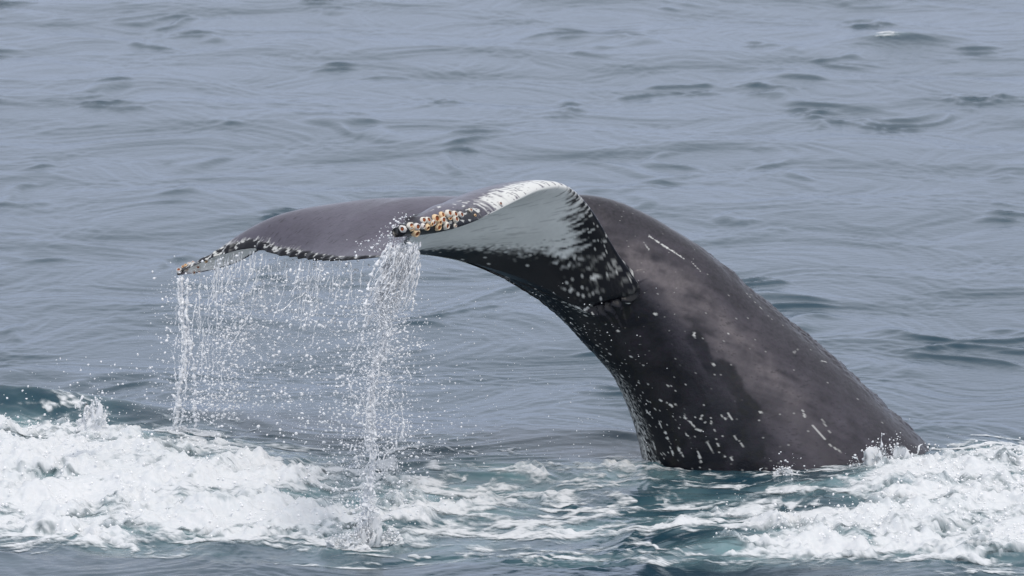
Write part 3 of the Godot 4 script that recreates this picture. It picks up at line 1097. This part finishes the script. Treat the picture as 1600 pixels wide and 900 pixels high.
func build_falling_water() -> void:
	var rng := RandomNumberGenerator.new()
	rng.seed = 9
	# ---- off the near fluke tip
	var o := stream_node("water_stream", "thick white stream of water pouring from the barnacled near fluke tip")
	var v := PackedVector3Array()
	var idx := PackedInt32Array()
	var w := 1.9
	strand(v, idx, points([[612, 378], [600, 420], [592, 455], [600, 490], [604, 520], [598, 548], [584, 575], [578, 620], [580, 662], [577, 700], [584, 722], [573, 770], [568, 832]], w), 0.020, 0.022, 1, 1.8)
	strand(v, idx, points([[648, 379], [640, 425], [622, 458], [618, 488]], w), 0.012, 0.014, 2)
	strand(v, idx, points([[628, 378], [612, 430], [590, 470], [575, 500], [560, 545]], w - 0.05), 0.011, 0.009, 3)
	strand(v, idx, points([[626, 690], [632, 660], [628, 640], [630, 605]], w), 0.010, 0.004, 4)
	strand(v, idx, points([[606, 380], [582, 430], [572, 470], [568, 520]], w + 0.05), 0.010, 0.008, 5)
	for k in 6:
		var j := rng.randf_range(-9.0, 9.0)
		strand(v, idx, points([[620 + j, 378], [602 + j, 430], [594 + j, 470], [600 + j, 505], [600 + j * 0.6, 545], [585 + j, 580], [579 + j * 0.7, 630], [580 + j, 680], [580 + j * 0.5, 730], [573 + j, 780], [568 + j, 840]], w + rng.randf_range(-0.06, 0.06)), rng.randf_range(0.003, 0.007), rng.randf_range(0.004, 0.008), 900 + k, 1.6)
	for k in 120:
		var x := rng.randf_range(606, 658)
		var l := rng.randf_range(25, 85)
		var dx := rng.randf_range(-0.5, -0.12)
		var ww := w + rng.randf_range(-0.12, 0.10)
		var y := rng.randf_range(376, 415)
		strand(v, idx, points([[x, y], [x + dx * l * 0.4, y + l * 0.5], [x + dx * l, y + l]], ww), rng.randf_range(0.002, 0.008), rng.randf_range(0.0015, 0.006), 20 + k)
	for k in 40:
		var x := rng.randf_range(545, 640)
		var y := rng.randf_range(460, 720)
		var l := rng.randf_range(12, 45)
		var dx := rng.randf_range(-0.6, 0.5)
		strand(v, idx, points([[x, y], [x + dx * l * 0.7, y + l * 0.5], [x + dx * l * 0.6, y + l]], w + rng.randf_range(-0.2, 0.2)), rng.randf_range(0.002, 0.006), rng.randf_range(0.002, 0.005), 80 + k)
	add_strands(o, v, idx)
	var xf := []
	scatter(rng, xf, 2600, [[632, 378, 25], [622, 420, 27], [608, 455, 28], [600, 500, 30]], w, 0.10, 0.0010, 0.0050, 3.2)
	scatter(rng, xf, 1900, [[600, 460, 50], [592, 540, 80], [588, 640, 90], [582, 720, 85], [575, 800, 70]], w, 0.22, 0.0012, 0.009, 3.0)
	scatter(rng, xf, 500, [[596, 480, 24], [598, 550, 24], [582, 640, 30], [580, 720, 30], [572, 830, 26]], w, 0.08, 0.0015, 0.010, 3.0)
	scatter(rng, xf, 2000, [[606, 440, 34], [596, 500, 60], [590, 580, 78], [585, 660, 80], [578, 740, 70]], w, 0.2, 0.0016, 0.0066, 1.7)
	scatter(rng, xf, 3600, [[628, 380, 26], [610, 460, 40], [596, 560, 62], [588, 660, 72], [578, 780, 70]], w, 0.2, 0.0007, 0.0024, 2.0)
	scatter(rng, xf, 160, [[642, 342, 14], [622, 352, 14], [600, 372, 20], [560, 392, 40]], w, 0.06, 0.002, 0.007, 2.0)
	drops("droplets", xf, drop_mat, o)
	# ---- off the far fluke tip
	o = stream_node("water_stream", "white rope of water falling from the far fluke tip into the foam")
	v = PackedVector3Array()
	idx = PackedInt32Array()
	w = -1.93
	strand(v, idx, points([[284, 432], [285, 480], [289, 520], [291, 560], [283, 600], [277, 640], [272, 670]], w), 0.021, 0.014, 201)
	strand(v, idx, points([[294, 432], [291, 490], [298, 540], [304, 580], [303, 630], [306, 670]], w + 0.03), 0.010, 0.014, 202)
	strand(v, idx, points([[280, 432], [281, 500], [273, 545], [275, 590], [273, 640]], w - 0.02), 0.006, 0.005, 203)
	strand(v, idx, points([[310, 430], [311, 470], [313, 500]], w), 0.004, 0.003, 204)
	strand(v, idx, points([[338, 422], [338, 470], [340, 540]], w + 0.1), 0.003, 0.004, 205)
	for k in 4:
		var j := rng.randf_range(-6.0, 6.0)
		strand(v, idx, points([[286 + j, 431], [286 + j, 480], [289 + j * 0.6, 525], [290 + j, 565], [284 + j, 605], [278 + j, 645], [274 + j, 680]], w + rng.randf_range(-0.05, 0.05)), rng.randf_range(0.004, 0.008), rng.randf_range(0.004, 0.008), 950 + k, 1.4)
	for k in 26:
		var x := rng.randf_range(276, 335)
		var y := rng.randf_range(428, 560)
		var l := rng.randf_range(25, 90)
		var dx := rng.randf_range(-0.12, 0.12)
		strand(v, idx, points([[x, y], [x + dx * l * 0.6, y + l * 0.5], [x + dx * l, y + l]], w + rng.randf_range(-0.06, 0.15)), rng.randf_range(0.0015, 0.005), rng.randf_range(0.001, 0.004), 220 + k)
	add_strands(o, v, idx)
	xf = []
	scatter(rng, xf, 900, [[292, 432, 30], [292, 500, 40], [292, 580, 44], [292, 665, 44]], w, 0.10, 0.0012, 0.008, 3.0)
	scatter(rng, xf, 150, [[270, 440, 30], [262, 540, 30], [255, 640, 40]], w, 0.15, 0.0012, 0.005, 2.0)
	drops("droplets", xf, drop_mat, o)
	# ---- the curtain off the trailing edge of the far fluke
	o = stream_node("water_curtain", "curtain of dripping water along the knobbly edge of the far fluke")
	v = PackedVector3Array()
	idx = PackedInt32Array()
	var te := [[335, 405, 1.78], [360, 395, 1.68], [394, 391, 1.5], [430, 400, 1.25], [469, 405, 1.0], [500, 409, 0.75], [534, 409, 0.5], [570, 406, 0.3]]
	for k in 100:
		var f := pow(rng.randf(), 1.3) * 6.99
		var i := int(f)
		var t := f - i
		var x := lerpf(te[i][0], te[i + 1][0], t)
		var y := lerpf(te[i][1], te[i + 1][1], t) + (0.0 if rng.randf() < 0.6 else rng.randf_range(5, 60))
		var ww := -lerpf(te[i][2], te[i + 1][2], t)
		var l := rng.randf_range(15, 85)
		var dx := rng.randf_range(-0.35, 0.15)
		strand(v, idx, points([[x, y], [x + dx * l * 0.3, y + l * 0.5], [x + dx * l, y + l]], ww), rng.randf_range(0.0015, 0.0045), rng.randf_range(0.001, 0.0035), 300 + k)
	strand(v, idx, points([[430, 505], [441, 490], [455, 470], [475, 461], [500, 432], [530, 430]], -0.9), 0.004, 0.003, 460)
	strand(v, idx, points([[460, 440], [480, 432], [505, 448], [516, 455]], -0.9), 0.003, 0.003, 461)
	strand(v, idx, points([[345, 600], [352, 560], [372, 520], [395, 480], [410, 440]], -1.5), 0.006, 0.003, 462)
	add_strands(o, v, idx)
	xf = []
	scatter(rng, xf, 2600, [[410, 405, 110], [400, 470, 120], [395, 550, 120], [390, 640, 120]], -1.35, 0.25, 0.0010, 0.009, 3.6)
	scatter(rng, xf, 4200, [[410, 410, 120], [400, 480, 130], [395, 560, 130], [390, 650, 130]], -1.35, 0.3, 0.0007, 0.0024, 2.0)
	scatter(rng, xf, 2600, [[520, 415, 90], [510, 500, 110], [505, 580, 120], [500, 690, 130]], -0.5, 0.35, 0.0007, 0.0024, 2.0)
	scatter(rng, xf, 1500, [[395, 440, 50], [378, 500, 50], [360, 540, 45], [345, 610, 45], [335, 660, 50]], -1.6, 0.16, 0.0015, 0.0085, 2.2)
	scatter(rng, xf, 1900, [[520, 412, 90], [510, 480, 110], [505, 560, 120], [500, 690, 130]], -0.5, 0.35, 0.0010, 0.010, 3.6)
	drops("droplets", xf, drop_mat, o)
	# ---- fine spray drifting further out
	xf = []
	scatter(rng, xf, 700, [[640, 420, 90], [660, 540, 110], [670, 640, 120], [690, 720, 150]], 1.2, 0.5, 0.0012, 0.005, 2.5)
	scatter(rng, xf, 260, [[800, 440, 160], [860, 560, 200], [900, 650, 220], [880, 720, 220]], 0.5, 0.6, 0.0012, 0.004, 2.0)
	scatter(rng, xf, 150, [[180, 560, 150], [160, 600, 150], [200, 640, 150]], -1.0, 0.6, 0.0015, 0.007, 2.0)
	var sp := drops("spray", xf, drop_mat)
	tag(sp, "fine scattered spray drifting between the falling water and the tail stock", "spray", "", "stuff")

func plume(px: float, py: float, w: float, wide: float, high: float, lean: float, sd: int) -> Array:
	# a ragged standing sheet of froth: a hollow dome torn open towards its rim
	var foot := at(px, py, w)
	var rows := 46
	var cols := 96
	var v := PackedVector3Array()
	var c := PackedColorArray()
	var idx := PackedInt32Array()
	for j in rows + 1:
		var t := float(j) / rows
		for i in cols:
			var a := TAU * i / cols
			var ca := cos(a)
			var sa := sin(a)
			var big := n_lump.get_noise_2d(ca * 0.16 + sd * 1.7, sa * 0.16)
			var small := n_fleck.get_noise_3d(ca * 0.16 + sd, sa * 0.16, t * 0.18)
			var top := high * (0.72 + 1.1 * big + 0.22 * n_fleck.get_noise_2d(ca * 0.12 + sd * 3.3, sa * 0.12))
			var r := wide * (1.0 - 0.72 * t * t) * (0.85 + 0.5 * big + 0.55 * small)
			v.append(foot + Vector3(ca * r + lean * t * t, top * sin(t * 1.45) + 0.35 * high * small * t - 0.03, sa * r * 0.7))
			var hole := n_fleck.get_noise_3d(ca * 0.30 + sd * 2.0, sa * 0.30, t * 0.42)
			var al := sst(-0.35, 0.25, 0.55 - 0.75 * t + 1.5 * hole)
			var col := Color(0.60, 0.66, 0.69).lerp(Color(0.80, 0.81, 0.82), al)
			col.a = al
			c.append(col)
	for j in rows:
		for i in cols:
			var a := j * cols + i
			var b := j * cols + (i + 1) % cols
			idx.append_array(PackedInt32Array([a, a + cols, b, b, a + cols, b + cols]))
	return [mesh_of(v, face_normals(v, idx), c, idx, foam_mat), v]

func splash(label: String, list: Array, jets: Array, sd: int) -> void:
	var o := Node3D.new()
	o.name = "splash"
	add_child(o, true)
	tag(o, label, "splash")
	var rng := RandomNumberGenerator.new()
	rng.seed = sd
	var xf := []
	for k in list.size():
		var p: Array = plume(list[k][0], list[k][1], list[k][2], list[k][3], list[k][4], list[k][5], sd + k)
		put("froth", p[0], o)
		var v: PackedVector3Array = p[1]
		for i in int(420.0 * list[k][4] / 0.2):
			var q := v[int(v.size() * (1.0 - 0.75 * pow(rng.randf(), 1.6))) - 1]
			var out := Vector3(rng.randfn(0, 0.02), absf(rng.randfn(0, 0.025)), rng.randfn(0, 0.02))
			if rng.randf() < 0.12:
				out *= 3.5
			xf.append(drop_at(q + out, 0.0012 + 0.007 * pow(rng.randf(), 3.5), rng, 1.5))
	var sv := PackedVector3Array()
	var si := PackedInt32Array()
	for k in jets.size():
		var jt: Array = jets[k]
		strand(sv, si, points(jt[0], jt[1]), jt[2], jt[2], sd + 40 + k)
	if sv.size():
		add_strands(o, sv, si)
	drops("droplets", xf, drop_mat, o)

func build_splashes() -> void:
	splash("crown of splashing water standing against the foot of the tail stock",
		[[1378, 758, 1.05, 0.20, 0.28, 0.02], [1346, 764, 1.05, 0.16, 0.16, -0.03], [1425, 758, 1.0, 0.16, 0.15, 0.05]],
		[[[[1377, 700], [1377, 688], [1379, 676]], 1.1, 0.006], [[[1402, 716], [1411, 711], [1414, 704]], 1.1, 0.005], [[[1345, 728], [1338, 718], [1333, 714]], 1.1, 0.004]], 500)
	splash("low splash of water beside the dark foot of the tail, left of the crown",
		[[1228, 757, 1.0, 0.09, 0.11, -0.02], [1252, 758, 1.0, 0.08, 0.07, 0.03]], [[[[1190, 738], [1186, 734], [1192, 730]], 1.0, 0.004]], 600)
	splash("spiky froth rising behind the tail stock where its back meets the water",
		[[1475, 742, 0.4, 0.14, 0.16, -0.03], [1510, 745, 0.5, 0.18, 0.17, 0.02], [1440, 748, 0.6, 0.08, 0.12, -0.02]], [[[[1432, 712], [1436, 700], [1443, 694]], 0.7, 0.005]], 640)
	splash("small glassy hump of water jumping above the left breaker",
		[[146, 664, -0.6, 0.11, 0.17, 0.01]], [[[[126, 640], [124, 628], [130, 618]], -0.6, 0.006]], 700)
	splash("splash where the stream from the near fluke tip strikes the water",
		[[570, 846, 1.9, 0.10, 0.20, 0.01], [545, 850, 1.95, 0.13, 0.09, -0.03], [602, 846, 1.85, 0.12, 0.08, 0.03]], [], 800)
	splash("froth leaping where the water rope from the far fluke tip lands",
		[[285, 688, -1.9, 0.16, 0.10, -0.02], [320, 692, -1.85, 0.13, 0.06, 0.03]], [], 860)

# ------------------------------------------------------------------ the scene
func _ready() -> void:
	var cam := Camera3D.new()
	cam.name = "camera"
	cam.fov = 5.52
	cam.near = 1.0
	cam.far = 9000.0
	var lens := CameraAttributesPhysical.new()
	lens.frustum_focal_length = 12.0 / tan(deg_to_rad(5.52) / 2.0)
	lens.frustum_focus_distance = 39.7
	lens.frustum_near = 1.0
	lens.frustum_far = 9000.0
	lens.exposure_aperture = 8.0
	cam.attributes = lens
	add_child(cam)
	cam.look_at_from_position(EYE, Vector3(0.0, AIM_Y, 0.0))
	eye_basis = cam.transform.basis
	focal = FRAME_H / 2.0 / tan(deg_to_rad(cam.fov) / 2.0)
	lat = Vector3(sin(YAW), 0.0, cos(YAW))

	var env := Environment.new()
	env.background_mode = Environment.BG_SKY
	env.tonemap_mode = Environment.TONE_MAPPER_LINEAR
	env.tonemap_exposure = 1.15
	env.sdfgi_enabled = true
	env.ssao_enabled = true
	env.ssil_enabled = true
	var sm := ProceduralSkyMaterial.new()
	sm.sky_top_color = Color(0.84, 0.86, 0.90)
	sm.sky_horizon_color = Color(0.735, 0.785, 0.895)
	sm.ground_bottom_color = Color(0.2, 0.25, 0.28)
	sm.ground_horizon_color = Color(0.6, 0.63, 0.68)
	sm.sky_curve = 0.15
	sm.sky_energy_multiplier = 1.05
	sm.sun_angle_max = 10.0
	var sky := Sky.new()
	sky.sky_material = sm
	env.sky = sky
	var we := WorldEnvironment.new()
	we.name = "environment"
	we.environment = env
	add_child(we)
	var sun := DirectionalLight3D.new()
	sun.name = "sun"
	sun.light_energy = 0.4
	sun.light_angular_distance = 14.0
	sun.light_color = Color(1.0, 0.97, 0.93)
	sun.shadow_enabled = true
	add_child(sun)
	sun.look_at_from_position(Vector3.ZERO, -Vector3(0.35, 1.0, 0.55))

	make_noises()
	lay_out_foam()
	build_sea()
	build_whale()
	build_foam()
	build_falling_water()
	build_splashes()
